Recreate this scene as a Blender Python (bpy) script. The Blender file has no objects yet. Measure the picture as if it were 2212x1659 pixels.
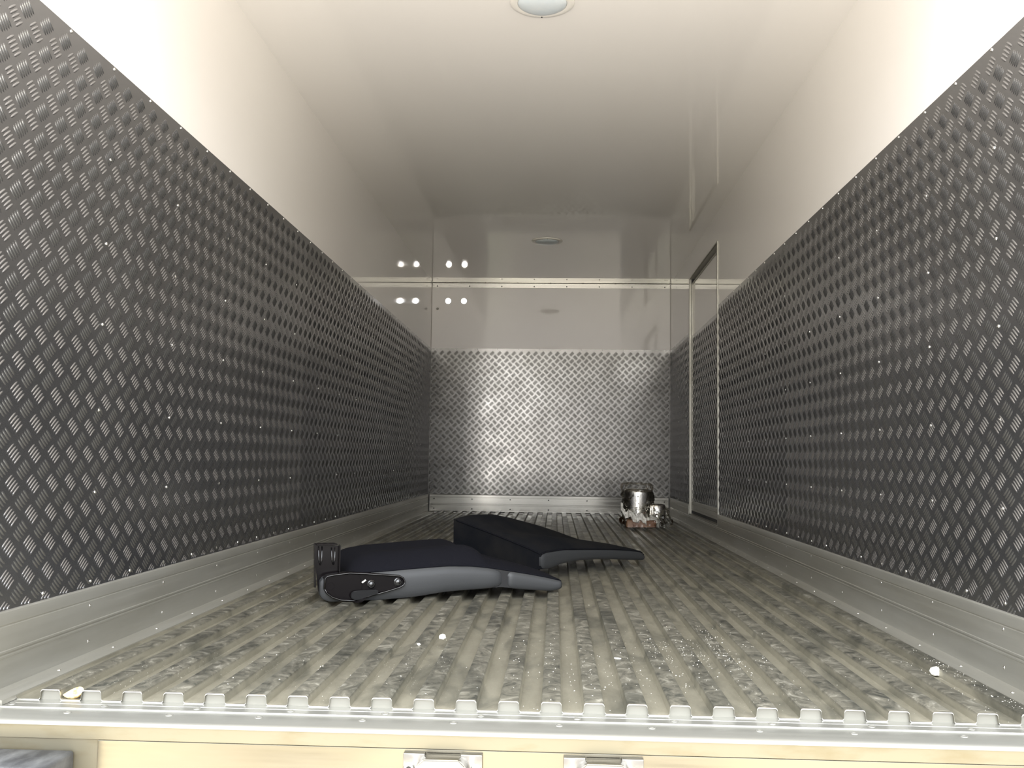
import bpy, bmesh, math, random
import numpy as np
from mathutils import Vector, Matrix
random.seed(7); rng = np.random.default_rng(7)
S = bpy.context.scene
COL = S.collection

# ------------------------------------------------------------------ camera
FPX = 2086.3
CAM = Vector((0.0546, -1.8026, 0.4595))
R_ = Vector((0.99889949, 0.0447386, 0.01408081)); U_ = Vector((-0.01060291, -0.07704589, 0.99697117)); F_ = Vector((-0.04568796, 0.99602329, 0.07648674))
cd = bpy.data.cameras.new('camera'); cam = bpy.data.objects.new('camera', cd); COL.objects.link(cam)
cd.sensor_fit = 'HORIZONTAL'; cd.sensor_width = 36.0; cd.lens = FPX * 36.0 / 2212.0; cd.clip_start = 0.02
m = Matrix.Identity(4)
for i in range(3):
    m[i][0] = R_[i]; m[i][1] = U_[i]; m[i][2] = -F_[i]; m[i][3] = CAM[i]
cam.matrix_world = m
S.camera = cam
S.view_settings.view_transform = 'Standard'; S.view_settings.look = 'None'
S.view_settings.gamma = 1.0; S.view_settings.use_curve_mapping = False
S.view_settings.exposure = 2.4
S.cycles.max_bounces = 10; S.cycles.diffuse_bounces = 6; S.cycles.glossy_bounces = 6
S.cycles.sample_clamp_indirect = 6.0; S.cycles.blur_glossy = 0.5

W, H, L = 1.0, 1.929, 6.226          # half width, height, length of the box
ZT, ZB = 1.371, 0.154                # checker plate top / bottom

# ------------------------------------------------------------------ world: daylit yard behind the truck
wd = bpy.data.worlds.new('yard_daylight'); S.world = wd; wd.use_nodes = True
nt = wd.node_tree; nt.nodes.clear()
def N(t, **k):
    n = nt.nodes.new(t)
    for a, b in k.items(): setattr(n, a, b)
    return n
def mth(op, a, b=None, c=None):
    n = N('ShaderNodeMath', operation=op)
    for i, v in enumerate((a, b, c)):
        if v is None: continue
        if isinstance(v, (int, float)): n.inputs[i].default_value = v
        else: nt.links.new(v, n.inputs[i])
    return n.outputs[0]
tc = N('ShaderNodeTexCoord'); sp = N('ShaderNodeSeparateXYZ'); nt.links.new(tc.outputs['Generated'], sp.inputs[0])
zz = mth('MULTIPLY_ADD', sp.outputs[2], 0.5, 0.5)
rp = N('ShaderNodeValToRGB'); nt.links.new(zz, rp.inputs[0])
stops = [(0.0, (.70, .66, .60)), (0.33, (1.25, 1.17, 1.09)), (0.43, (1.0, .94, .87)), (0.49, (.34, .325, .31)), (0.555, (.36, .355, .35)), (0.64, (1.45, 1.5, 1.55)), (1.0, (1.2, 1.28, 1.38))]
e = rp.color_ramp.elements
e[0].position = stops[0][0]; e[0].color = (*[c / 2 for c in stops[0][1]], 1)
e[1].position = stops[-1][0]; e[1].color = (*[c / 2 for c in stops[-1][1]], 1)
for p, c in stops[1:-1]:
    x = e.new(p); x.color = (*[v / 2 for v in c], 1)
mp = N('ShaderNodeMapping'); mp.inputs['Scale'].default_value = (6, 1, 1.0); nt.links.new(tc.outputs['Generated'], mp.inputs[0])
nz = N('ShaderNodeTexNoise'); nz.inputs['Scale'].default_value = 1.3; nz.inputs['Detail'].default_value = 3; nt.links.new(mp.outputs[0], nz.inputs[0])
cr = N('ShaderNodeValToRGB'); nt.links.new(nz.outputs[0], cr.inputs[0])
cr.color_ramp.elements[0].position = .34; cr.color_ramp.elements[0].color = (.34, .33, .31, 1)
cr.color_ramp.elements[1].position = .66; cr.color_ramp.elements[1].color = (1.0, .80, .62, 1)
x = cr.color_ramp.elements.new(.46); x.color = (1.0, .97, .80, 1)
x = cr.color_ramp.elements.new(.56); x.color = (.84, .92, .66, 1)
near_h = mth('SUBTRACT', 1.0, mth('MINIMUM', mth('MULTIPLY', mth('ABSOLUTE', mth('ADD', sp.outputs[2], 0.30)), 5.0), 1.0))
mx = N('ShaderNodeMix', data_type='RGBA', blend_type='MULTIPLY'); nt.links.new(near_h, mx.inputs[0])
nt.links.new(rp.outputs[0], mx.inputs[6]); nt.links.new(cr.outputs[0], mx.inputs[7])
q = mth('DIVIDE', sp.outputs[0], mth('MULTIPLY', sp.outputs[1], -1.0))
slit = mth('MULTIPLY', mth('COMPARE', q, -0.060, 0.017), mth('LESS_THAN', sp.outputs[1], 0.0))
slit = mth('MULTIPLY', slit, mth('COMPARE', sp.outputs[2], 0.03, 0.08))
gain = mth('MULTIPLY_ADD', slit, 9.0, 1.0)
front = mth('MULTIPLY_ADD', mth('GREATER_THAN', sp.outputs[1], 0.0), 4.0, 1.0)
back_w = mth('MULTIPLY_ADD', mth('MAXIMUM', mth('MULTIPLY', sp.outputs[1], -1.0), 0.0), 0.6, 0.7)
bg = N('ShaderNodeBackground'); nt.links.new(mx.outputs[2], bg.inputs[0])
nt.links.new(mth('MULTIPLY', mth('MULTIPLY', mth('MULTIPLY', gain, 2.0), front), back_w), bg.inputs[1])
wo = N('ShaderNodeOutputWorld'); nt.links.new(bg.outputs[0], wo.inputs[0])

# daylight portal over the open rear of the box (only guides the sampling of the sky)
pl = bpy.data.lights.new('opening_portal', 'AREA'); pl.shape = 'RECTANGLE'; pl.size = 2.0; pl.size_y = 1.95
po = bpy.data.objects.new('opening_portal', pl); COL.objects.link(po); po.location = (0, -0.14, 0.965)
po.rotation_euler = (math.radians(90), 0, 0); pl.cycles.is_portal = True

# ------------------------------------------------------------------ materials
def mat(name, col, metal=0.0, rough=0.5, spec=0.5, coat=0.0, noise=None, bump=None, rnoise=None, alpha=None):
    """noise=(colour2, scale xyz, low, high); bump=(scale, strength, distance); rnoise=(lo, hi, scale)"""
    mm = bpy.data.materials.new(name); mm.use_nodes = True; t = mm.node_tree; b = t.nodes['Principled BSDF']
    b.inputs['Base Color'].default_value = (*col, 1); b.inputs['Metallic'].default_value = metal
    b.inputs['Roughness'].default_value = rough; b.inputs['Specular IOR Level'].default_value = spec
    b.inputs['Coat Weight'].default_value = coat; b.inputs['Coat Roughness'].default_value = 0.05
    co = t.nodes.new('ShaderNodeTexCoord')
    def noi(scale, detail=5, rough_=0.6, dist=0.0):
        mpn = t.nodes.new('ShaderNodeMapping'); mpn.inputs['Scale'].default_value = scale
        n = t.nodes.new('ShaderNodeTexNoise'); n.inputs['Scale'].default_value = 1; n.inputs['Detail'].default_value = detail
        n.inputs['Roughness'].default_value = rough_; n.inputs['Distortion'].default_value = dist
        t.links.new(co.outputs['Object'], mpn.inputs[0]); t.links.new(mpn.outputs[0], n.inputs[0]); return n
    if noise:
        c2, sc, lo, hi = noise
        n = noi(sc); r = t.nodes.new('ShaderNodeValToRGB'); t.links.new(n.outputs[0], r.inputs[0])
        r.color_ramp.elements[0].position = lo; r.color_ramp.elements[0].color = (*col, 1)
        r.color_ramp.elements[1].position = hi; r.color_ramp.elements[1].color = (*c2, 1)
        t.links.new(r.outputs[0], b.inputs['Base Color'])
    if rnoise:
        lo, hi, sc = rnoise
        n = noi(sc); r = t.nodes.new('ShaderNodeMapRange'); r.inputs[1].default_value = .3; r.inputs[2].default_value = .7
        r.inputs[3].default_value = lo; r.inputs[4].default_value = hi
        t.links.new(n.outputs[0], r.inputs[0]); t.links.new(r.outputs[0], b.inputs['Roughness'])
    if bump:
        sc, st, di = bump
        n = noi(sc if isinstance(sc, tuple) else (sc,) * 3, 4)
        bm_ = t.nodes.new('ShaderNodeBump'); bm_.inputs['Strength'].default_value = st; bm_.inputs['Distance'].default_value = di
        t.links.new(n.outputs[0], bm_.inputs['Height']); t.links.new(bm_.outputs[0], b.inputs['Normal'])
    return mm
M = {}
M['frp'] = mat('white_gelcoat_panel', (.83, .80, .77), rough=.05, spec=.5, noise=((.81, .78, .75), (3, 1, 3), .35, .75), bump=((1.6, .8, 1.6), .05, .004), rnoise=(.03, .07, (2, 2, 2)))
M['plate'] = mat('checker_aluminium', (.32, .32, .33), metal=.93, rough=.22, noise=((.36, .36, .368), (2, 2, 2), .35, .7), rnoise=(.19, .27, (3, 3, 3)))
M['plate_bright'] = mat('bright_checker_aluminium', (.17, .167, .16), metal=1, rough=.2, noise=((.13, .127, .12), (9, 9, 9), .4, .7), rnoise=(.17, .24, (6, 6, 6)))
M['alu'] = mat('extruded_aluminium', (.44, .43, .385), metal=.65, rough=.38, noise=((.35, .335, .285), (6, 1.2, 6), .35, .7), rnoise=(.32, .46, (40, 1.5, 60)), bump=((400, 1.2, 400), .12, .0006))
M['alu_x'] = mat('extruded_aluminium_cross', (.30, .293, .262), metal=.5, rough=.38, noise=((.25, .243, .212), (1.2, 6, 6), .35, .7), rnoise=(.28, .40, (1.5, 60, 60)), bump=((1.2, 400, 400), .12, .0006))
M['alu_back'] = mat('smooth_drawn_aluminium', (.36, .355, .33), metal=.85, rough=.16, noise=((.31, .30, .275), (1.2, 6, 6), .35, .7), rnoise=(.12, .2, (1.5, 60, 60)))
M['steel'] = mat('brushed_stainless', (.18, .166, .132), metal=.92, rough=.2, noise=((.155, .138, .098), (1.5, 8, 9), .45, .75), rnoise=(.14, .26, (3, 90, 90)), bump=((2, 300, 300), .08, .0005))
M['rivet'] = mat('rivet_aluminium', (.82, .81, .78), metal=1, rough=.28)
M['cast'] = mat('cast_stainless', (.26, .25, .23), metal=1, rough=.22, bump=(120, .15, .001))
M['dark'] = mat('black_rubber_gasket', (.012, .012, .014), rough=.55)
M['steel_dirty'] = mat('stained_sill_steel', (.17, .155, .112), metal=.6, rough=.35, noise=((.14, .118, .072), (9, 9, 30), .5, .8))
M['rubber'] = mat('dusty_black_rubber', (.02, .02, .022), rough=.55, noise=((.11, .11, .108), (22, 9, 22), .42, .85), bump=(60, .4, .003))
M['fabric'] = mat('charcoal_seat_fabric', (.004, .0042, .0065), rough=.9, spec=.1, noise=((.008, .008, .011), (420, 420, 420), .35, .65), bump=(520, .35, .0012))
M['fabric2'] = mat('worn_charcoal_seat_fabric', (.004, .0048, .007), rough=.85, spec=.12, noise=((.012, .0115, .0115), (7, 7, 7), .4, .75), bump=(300, .3, .0012))
M['vinyl'] = mat('grey_vinyl', (.039, .0405, .0425), rough=.45, spec=.35, bump=(260, .18, .001))
M['vinyl_dark'] = mat('dark_grey_vinyl', (.008, .008, .009), rough=.6, bump=(260, .18, .001))
M['blackmetal'] = mat('black_painted_steel', (.005, .004, .0045), rough=.2, spec=.15)
M['blackgloss'] = mat('glossy_black_edge', (.006, .0055, .006), rough=.12, spec=.9)
M['blackplastic'] = mat('black_plastic', (.010, .010, .0105), rough=.5, spec=.15, bump=(200, .2, .001))
M['white'] = mat('white_foam', (.82, .80, .72), rough=.7, bump=(60, .5, .003))
M['shell'] = mat('yellowed_plastic', (.80, .66, .36), rough=.5, noise=((.5, .32, .12), (120, 120, 120), .5, .62))
M['chrome'] = mat('polished_stainless', (.72, .70, .66), metal=1, rough=.09, bump=(14, .25, .01))
M['cardboard'] = mat('brown_cardboard', (.16, .065, .03), rough=.4, noise=((.26, .15, .09), (22, 22, 22), .4, .7), bump=(30, .6, .006))
M['lens'] = mat('frosted_lamp_lens', (.60, .66, .70), rough=.28, spec=.5, noise=((.66, .70, .72), (18, 18, 18), .4, .7))
M['bezel'] = mat('white_lamp_bezel', (.80, .77, .72), rough=.3)
M['core'] = mat('foam_core_edge', (.62, .6, .55), rough=.8)
M['seal'] = mat('grey_joint_sealant', (.42, .40, .36), rough=.6)
# cling film
mf = bpy.data.materials.new('cling_film'); mf.use_nodes = True; t = mf.node_tree; t.nodes.clear()
o_ = t.nodes.new('ShaderNodeOutputMaterial'); mxs = t.nodes.new('ShaderNodeMixShader'); tr = t.nodes.new('ShaderNodeBsdfTransparent'); gl = t.nodes.new('ShaderNodeBsdfGlossy')
tr.inputs[0].default_value = (.95, .95, .94, 1); gl.inputs['Roughness'].default_value = .12; gl.inputs[0].default_value = (.95, .93, .9, 1)
lw = t.nodes.new('ShaderNodeLayerWeight'); lw.inputs[0].default_value = .28
t.links.new(lw.outputs['Fresnel'], mxs.inputs[0]); t.links.new(tr.outputs[0], mxs.inputs[1]); t.links.new(gl.outputs[0], mxs.inputs[2]); t.links.new(mxs.outputs[0], o_.inputs[0])
M['film'] = mf
# worn, dusty floor aluminium
def floor_mat():
    mm = bpy.data.materials.new('worn_floor_aluminium'); mm.use_nodes = True; t = mm.node_tree; b = t.nodes['Principled BSDF']
    co = t.nodes.new('ShaderNodeTexCoord')
    def noi(sc, det=6, ro=.62, di=0):
        mpn = t.nodes.new('ShaderNodeMapping'); mpn.inputs['Scale'].default_value = sc
        n = t.nodes.new('ShaderNodeTexNoise'); n.inputs['Scale'].default_value = 1; n.inputs['Detail'].default_value = det; n.inputs['Roughness'].default_value = ro; n.inputs['Distortion'].default_value = di
        t.links.new(co.outputs['Object'], mpn.inputs[0]); t.links.new(mpn.outputs[0], n.inputs[0]); return n.outputs[0]
    def ramp(src, *st):
        r = t.nodes.new('ShaderNodeValToRGB'); t.links.new(src, r.inputs[0]); el = r.color_ramp.elements
        el[0].position, el[0].color = st[0][0], (*st[0][1], 1); el[1].position, el[1].color = st[-1][0], (*st[-1][1], 1)
        for p, c in st[1:-1]:
            a = el.new(p); a.color = (*c, 1)
        return r.outputs[0]
    def mix(f, a, bb, bt='MIX'):
        x = t.nodes.new('ShaderNodeMix'); x.data_type = 'RGBA'; x.blend_type = bt
        for i, v in ((0, f), (6, a), (7, bb)):
            if hasattr(v, 'is_linked'): t.links.new(v, x.inputs[i])
            elif i == 0: x.inputs[0].default_value = v
            else: x.inputs[i].default_value = (*v, 1)
        return x.outputs[2]
    base = ramp(noi((14, 4, 14), 8, .75), (.3, (.205, .189, .142)), (.7, (.295, .274, .212)))
    # rib tops are scuffed: arcs and blotches, mask by height
    spz = t.nodes.new('ShaderNodeSeparateXYZ'); t.links.new(co.outputs['Object'], spz.inputs[0])
    top = t.nodes.new('ShaderNodeMapRange'); top.inputs[1].default_value = .012; top.inputs[2].default_value = .0175; t.links.new(spz.outputs[2], top.inputs[0])
    scuff = ramp(noi((17, 15, 17), 8, .70, 1.8), (.34, (.055, .056, .046)), (.46, (.135, .127, .10)), (.56, (.19, .178, .14)), (.68, (.38, .36, .30)))
    col = mix(top.outputs[0], base, scuff)
    blot = ramp(noi((9, 3.2, 9), 4, .55, .8), (.50, (1, 1, 1)), (.66, (.42, .44, .45)))
    col = mix(.8, col, blot, 'MULTIPLY')
    speck = ramp(noi((230, 170, 230), 2, .5), (.69, (0, 0, 0)), (.73, (1, 1, 1)))
    patch = ramp(noi((3.2, 1.5, 1), 3, .5), (.50, (0, 0, 0)), (.66, (1, 1, 1)))
    sm = mix(1.0, speck, patch, 'MULTIPLY')
    col = mix(sm, col, (.80, .77, .68))
    t.links.new(col, b.inputs['Base Color'])
    b.inputs['Metallic'].default_value = .38
    rr = t.nodes.new('ShaderNodeMapRange'); rr.inputs[1].default_value = .3; rr.inputs[2].default_value = .7; rr.inputs[3].default_value = .30; rr.inputs[4].default_value = .55
    t.links.new(noi((12, 5, 12)), rr.inputs[0]); t.links.new(rr.outputs[0], b.inputs['Roughness'])
    bm_ = t.nodes.new('ShaderNodeBump'); bm_.inputs['Strength'].default_value = .25; bm_.inputs['Distance'].default_value = .0022
    t.links.new(noi((45, 28, 45), 6, .6, 1.2), bm_.inputs['Height']); t.links.new(bm_.outputs[0], b.inputs['Normal'])
    return mm
M['floor'] = floor_mat()

# ------------------------------------------------------------------ mesh helpers
def obj(name, me, material=None, parent=None, smooth=None, loc=None):
    if isinstance(me, bmesh.types.BMesh):
        bm = me; bmesh.ops.recalc_face_normals(bm, faces=bm.faces)
        me = bpy.data.meshes.new(name); bm.to_mesh(me); bm.free()
    if material is not None and not me.materials: me.materials.append(M[material] if isinstance(material, str) else material)
    o = bpy.data.objects.new(name, me); COL.objects.link(o)
    if parent: o.parent = parent
    if loc is not None: o.location = loc
    if smooth is not None:
        me.shade_smooth() if smooth is True else me.shade_smooth()
        if smooth is not True:
            me.set_sharp_from_angle(angle=math.radians(smooth))
    return o
def tag(o, label=None, cat=None, group=None, kind=None):
    if label: o['label'] = label
    if cat: o['category'] = cat
    if group: o['group'] = group
    if kind: o['kind'] = kind
    return o
def empty(name, loc, label, cat, group=None, rot=(0, 0, 0)):
    o = bpy.data.objects.new(name, None); COL.objects.link(o); o.location = loc; o.rotation_euler = rot; o.empty_display_size = .05
    return tag(o, label, cat, group)
def box(bm, x0, x1, y0, y1, z0, z1, bev=0, seg=2):
    vs = [bm.verts.new(p) for p in ((x0, y0, z0), (x1, y0, z0), (x1, y1, z0), (x0, y1, z0), (x0, y0, z1), (x1, y0, z1), (x1, y1, z1), (x0, y1, z1))]
    fs = [bm.faces.new([vs[i] for i in f]) for f in ((3, 2, 1, 0), (4, 5, 6, 7), (0, 1, 5, 4), (1, 2, 6, 5), (2, 3, 7, 6), (3, 0, 4, 7))]
    if bev:
        es = list({e for f in fs for e in f.edges})
        bmesh.ops.bevel(bm, geom=es, offset=bev, segments=seg, affect='EDGES', profile=.5)
def prism(bm, pts, axis, a0, a1, mapf=None):
    """closed polygon pts (p,q) extruded along axis ('x','y','z')"""
    def P(p, q, a):
        v = {'x': (a, p, q), 'y': (p, a, q), 'z': (p, q, a)}[axis]
        return mapf(v) if mapf else v
    A = [bm.verts.new(P(p, q, a0)) for p, q in pts]; B = [bm.verts.new(P(p, q, a1)) for p, q in pts]
    n = len(pts)
    for i in range(n): bm.faces.new((A[i], A[(i + 1) % n], B[(i + 1) % n], B[i]))
    f1 = bm.faces.new(A); f2 = bm.faces.new(B)
    return A, B, f1, f2
def cyl(bm, c, axis, r0, r1, h, n=32, cap=True):
    """axis unit Vector; frustum from c along axis"""
    c = Vector(c); ax = Vector(axis).normalized(); a = ax.orthogonal().normalized(); b = ax.cross(a)
    A = [bm.verts.new(c + (a * math.cos(2 * math.pi * i / n) + b * math.sin(2 * math.pi * i / n)) * r0) for i in range(n)]
    B = [bm.verts.new(c + ax * h + (a * math.cos(2 * math.pi * i / n) + b * math.sin(2 * math.pi * i / n)) * r1) for i in range(n)]
    for i in range(n): bm.faces.new((A[i], A[(i + 1) % n], B[(i + 1) % n], B[i]))
    if cap: bm.faces.new(A[::-1]); bm.faces.new(B)
def lathe(bm, c, axis, prof, n=32, cap=True):
    """prof list of (r, h) along axis"""
    c = Vector(c); ax = Vector(axis).normalized(); a = ax.orthogonal().normalized(); b = ax.cross(a); rings = []
    for r, h in prof:
        if r < 1e-6: rings.append([bm.verts.new(c + ax * h)]); continue
        rings.append([bm.verts.new(c + ax * h + (a * math.cos(2 * math.pi * i / n) + b * math.sin(2 * math.pi * i / n)) * r) for i in range(n)])
    for P, Q in zip(rings, rings[1:]):
        for i in range(n):
            j = (i + 1) % n
            if len(P) == 1 and len(Q) == 1: continue
            if len(P) == 1: bm.faces.new((P[0], Q[j], Q[i]))
            elif len(Q) == 1: bm.faces.new((P[i], P[j], Q[0]))
            else: bm.faces.new((P[i], P[j], Q[j], Q[i]))
    if cap:
        if len(rings[0]) > 1: bm.faces.new(rings[0][::-1])
        if len(rings[-1]) > 1: bm.faces.new(rings[-1])

# rivets: a shared dome mesh, one object per rivet for the 100 nearest, the rest as one stuff part
def rivet_mesh(r, name='rivet', flat=False, dark=False, mt='rivet'):
    bm = bmesh.new(); h = r * (.22 if flat else .5)
    lathe(bm, (0, 0, -.0006), (0, 0, 1), [(r, 0), (r * .97, h * .4), (r * .8, h * .85), (r * .45, h * 1.08), (r * .32, h * 1.05), (r * .28, h * .72), (0, h * .7)] if not flat else [(r * 1.1, 0), (r * 1.05, h), (r * .7, h), (r * .62, h * .3), (0, h * .35)], n=12, cap=False)
    o = bpy.data.meshes.new(name); bmesh.ops.recalc_face_normals(bm, faces=bm.faces); bm.to_mesh(o); bm.free(); o.shade_smooth()
    o.materials.append(M['dark' if dark else mt]); return o
RV = rivet_mesh(.0042); RVS = rivet_mesh(.0036); RVF = rivet_mesh(.0065, flat=True, mt='alu_x'); RVD = rivet_mesh(.0052, dark=True)
def place_rivets(parent, pts, nrm, mesh=RV, cap=100, name='rivet'):
    qn = Vector((0, 0, 1)).rotation_difference(Vector(nrm))
    pts = sorted(pts, key=lambda p: (Vector(p) - CAM).length)
    for p in pts[:cap]:
        o = bpy.data.objects.new(name, mesh); COL.objects.link(o); o.parent = parent
        o.location = p; o.rotation_mode = 'QUATERNION'; o.rotation_quaternion = qn
    rest = pts[cap:]
    if rest:
        bm = bmesh.new()
        for p in rest:
            k = len(bm.verts); bm.from_mesh(mesh); bm.verts.ensure_lookup_table()
            bmesh.ops.transform(bm, matrix=Matrix.Translation(Vector(p)) @ qn.to_matrix().to_4x4(), verts=bm.verts[k:])
        me = bpy.data.meshes.new(name); bm.to_mesh(me); bm.free(); me.shade_smooth(); me.materials.append(mesh.materials[0])
        o = bpy.data.objects.new(name, me); COL.objects.link(o); o.parent = parent; o['kind'] = 'stuff'

# five bar tread pattern, all bars of one plate in one mesh
PCH = 0.0605
def checker(name, org, ud, vd, nd, u0, u1, v0, v1, material, parent, thick=.0015, holes=(), lod=None, margin=(.004, .012), su=1.0, flip=False):
    org, ud, vd, nd = (np.array(a_, dtype=float) for a_ in (org, ud, vd, nd))
    ud = ud * su; u0, u1 = u0 / su, u1 / su; holes = [(h[0] / su, h[1] / su, h[2], h[3]) for h in holes]; lod = lod / su if lod is not None else None
    nu0, nu1 = int(math.floor(u0 / (PCH / 2))), int(math.ceil(u1 / (PCH / 2)))
    nv0, nv1 = int(math.floor(v0 / (PCH / 2))), int(math.ceil(v1 / (PCH / 2)))
    V = []; Fq = []; Ft = []; base = 0
    for i in range(nu0, nu1 + 1):
        for j in range(nv0, nv1 + 1):
            if (i + j) % 2: continue
            uc, vc = i * PCH / 2, j * PCH / 2
            if vc + .029 > v1: continue
            a = math.radians(45 if (i % 2) != flip else -45); ca, sa = math.cos(a), math.sin(a)
            for k in range(-2, 3):
                bu, bv = uc - sa * k * .0077, vc + ca * k * .0077
                L2 = .0163 - .0008 * abs(k)
                cu, cv = abs(ca) * L2, abs(sa) * L2
                # clip the bar against the plate's edges
                lo, hi = -L2, L2
                ok = True
                for (c0, d0, m0, m1) in ((bu, ca, u0 + margin[0], u1 - margin[0]), (bv, sa, v0, v1 - margin[1])):
                    t0, t1 = (m0 - c0) / d0, (m1 - c0) / d0
                    if t0 > t1: t0, t1 = t1, t0
                    lo, hi = max(lo, t0), min(hi, t1)
                if hi - lo < .006: continue
                if any(h[0] - .016 < bu < h[1] + .016 and h[2] - .016 < bv < h[3] + .016 for h in holes): continue
                simple = lod is not None and uc > lod
                bs = (-1, 0, 1) if simple else (-1, -.55, 0, .55, 1)
                mid, hl = (lo + hi) / 2, (hi - lo) / 2
                vs = [(-hl, 0, 0)]
                for s_, wf in ((-.62, .82), (0, 1), (.62, .82)):
                    for b_ in bs: vs.append((s_ * hl, b_ * .0029 * wf, .0020 * (1 - b_ * b_) * (1 if s_ == 0 else .9)))
                vs.append((hl, 0, 0))
                for (p, q_, h_) in vs:
                    p += mid
                    V.append(org + ud * (bu + p * ca - q_ * sa) + vd * (bv + p * sa + q_ * ca) + nd * (thick + h_))
                nb = len(bs)
                for r in range(2):
                    for c in range(nb - 1):
                        a0 = base + 1 + r * nb + c; Fq.append((a0, a0 + nb, a0 + nb + 1, a0 + 1))
                for c in range(nb - 1):
                    Ft.append((base, base + 1 + c, base + 2 + c)); e_ = base + 1 + 3 * nb; a0 = base + 1 + 2 * nb + c; Ft.append((a0, e_, a0 + 1))
                base += len(vs)
    # sheet
    segs = [(u0, u1, v0, v1)]
    for h in holes:
        ns = []
        for (a0, a1, b0, b1) in segs:
            if h[0] > a0: ns.append((a0, h[0], b0, b1))
            if h[1] < a1: ns.append((h[1], a1, b0, b1))
            if h[3] < b1: ns.append((h[0], h[1], h[3], b1))
            if h[2] > b0: ns.append((h[0], h[1], b0, h[2]))
        segs = ns
    for (a0, a1, b0, b1) in segs:
        c8 = [org + ud * a + vd * b + nd * n_ for n_ in (0, thick) for (a, b) in ((a0, b0), (a1, b0), (a1, b1), (a0, b1))]
        V.extend(c8); k = base
        Fq += [(k + 4, k + 5, k + 6, k + 7), (k, k + 1, k + 5, k + 4), (k + 1, k + 2, k + 6, k + 5), (k + 2, k + 3, k + 7, k + 6), (k + 3, k, k + 4, k + 7), (k + 3, k + 2, k + 1, k)]
        base += 8
    V = np.array(V, dtype=np.float32); Fq = np.array(Fq, dtype=np.int32).reshape(-1, 4); Ft = np.array(Ft, dtype=np.int32).reshape(-1, 3)
    if np.dot(np.cross(ud, vd), nd) < 0: Fq = Fq[:, ::-1]; Ft = Ft[:, ::-1]
    # bars were wound for the opposite sense to the sheet
    nsheet = 6 * len(segs); Fb = Fq[:-nsheet][:, :]; Fs = Fq[-nsheet:]
    me = bpy.data.meshes.new(name)
    me.vertices.add(len(V)); me.vertices.foreach_set('co', V.ravel())
    loops = np.concatenate([Fb.ravel(), Fs.ravel(), Ft.ravel()]); me.loops.add(len(loops)); me.loops.foreach_set('vertex_index', loops)
    nq = len(Fq); nf = nq + len(Ft); me.polygons.add(nf)
    st = np.concatenate([np.arange(nq) * 4, nq * 4 + np.arange(len(Ft)) * 3]).astype(np.int32)
    me.polygons.foreach_set('loop_start', st)
    sm = np.ones(nf, dtype=bool); sm[nq - nsheet:nq] = False; me.polygons.foreach_set('use_smooth', sm)
    me.update(calc_edges=True); me.validate()
    return obj(name, me, material, parent)

# ================================================================== setting
# --- floor: corrugated sheet, extruded along the box
ribs = [-.881 + .07775 * k for k in range(24)]
def floor_profile(dz=0.0):
    pts = [(-.947, .0055 + dz), (-.944, .0 + dz)]
    for c in ribs:
        pts += [(c - .0222, 0), (c - .0204, .0010), (c - .0195, .0030), (c - .0184, .0142), (c - .0171, .0168), (c - .0146, .018), (c + .0146, .018), (c + .0171, .0168), (c + .0184, .0142), (c + .0195, .0030), (c + .0204, .0010), (c + .0222, 0)]
    pts += [(.944, 0), (.947, .0055)]
    return [(x, z + dz if i > 1 else z) for i, (x, z) in enumerate(pts)]
bm = bmesh.new()
fp = [(-.999, .0055)] + floor_profile() + [(.999, .0055)]
TK = .0022
ys = [-.004, -.0028, .15, .6, 1.2, 2.4, L]
rings = []
for k, y in enumerate(ys):
    ins = .0006 if k == 0 else 0
    rings.append([bm.verts.new((x, y, z - ins)) for x, z in fp])
for k, (A, B) in enumerate(zip(rings, rings[1:])):
    for i in range(len(fp) - 1): bm.faces.new((A[i], A[i + 1], B[i + 1], B[i])).material_index = 1 if k == 0 else 0
# edge thickness and underside lip at the mouth of the box
low = [bm.verts.new((x, -.004, z - TK)) for x, z in fp]; lowb = [bm.verts.new((x, .004, z - TK)) for x, z in fp]
for i in range(len(fp) - 1):
    bm.faces.new((rings[0][i + 1], rings[0][i], low[i], low[i + 1])).material_index = 1; bm.faces.new((low[i + 1], low[i], lowb[i], lowb[i + 1]))
# underside body
v = [bm.verts.new(p) for p in ((-.999, .004, -.06), (.999, .004, -.06), (.999, L, -.06), (-.999, L, -.06))]
bm.faces.new(v)
fl = obj('floor', bm, 'floor', smooth=28); fl.data.materials.append(M['rivet']); fl['kind'] = 'structure'
# front end closure of the ribs
bm = bmesh.new(); pts = [(x, z - TK) for x, z in fp]; pts += [(.999, -.05), (-.999, -.05)]
prism(bm, pts, 'y', .002, .012)
fe = obj('end_plate', bm, 'alu_x', fl); tag(fe, 'pale aluminium end plate closing the rib ends')

# --- threshold (trim_1) and steel rear face (trim_2)
bm = bmesh.new()
zt = -.0022
prof = [(.010, zt), (-.024, zt), (-.025, zt - .0012), (-.027, zt - .0012), (-.028, zt), (-.056, zt), (-.057, zt + .0022), (-.060, zt + .0022), (-.061, zt - .0004), (-.126, zt - .0004), (-.1315, zt - .0022), (-.1343, zt - .0050), (-.1350, zt - .0065), (-.1350, zt - .0080), (-.120, zt - .0080), (-.120, -.05), (.010, -.05)]
prism(bm, prof, 'x', -1.06, 1.06)
th = obj('trim_1', bm, 'alu_x', smooth=35); tag(th, kind='structure')
pts = []
r1 = [951, 1143, 1344, 1546]
place_rivets(th, [(-.935 + .1722 * k, -.036, zt + .0002) for k in range(12)] + [(-.795 + .1722 * k - (0.0 if k % 2 else .012), -.083, zt + .0000) for k in range(11)], (0, 0, 1), RVF)
bm = bmesh.new()
box(bm, -1.06, 1.06, -.128, -.06, -.40, -.012)
box(bm, -1.06, 1.06, -.1315, -.128, -.034, -.0105, .0008, 1)
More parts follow.
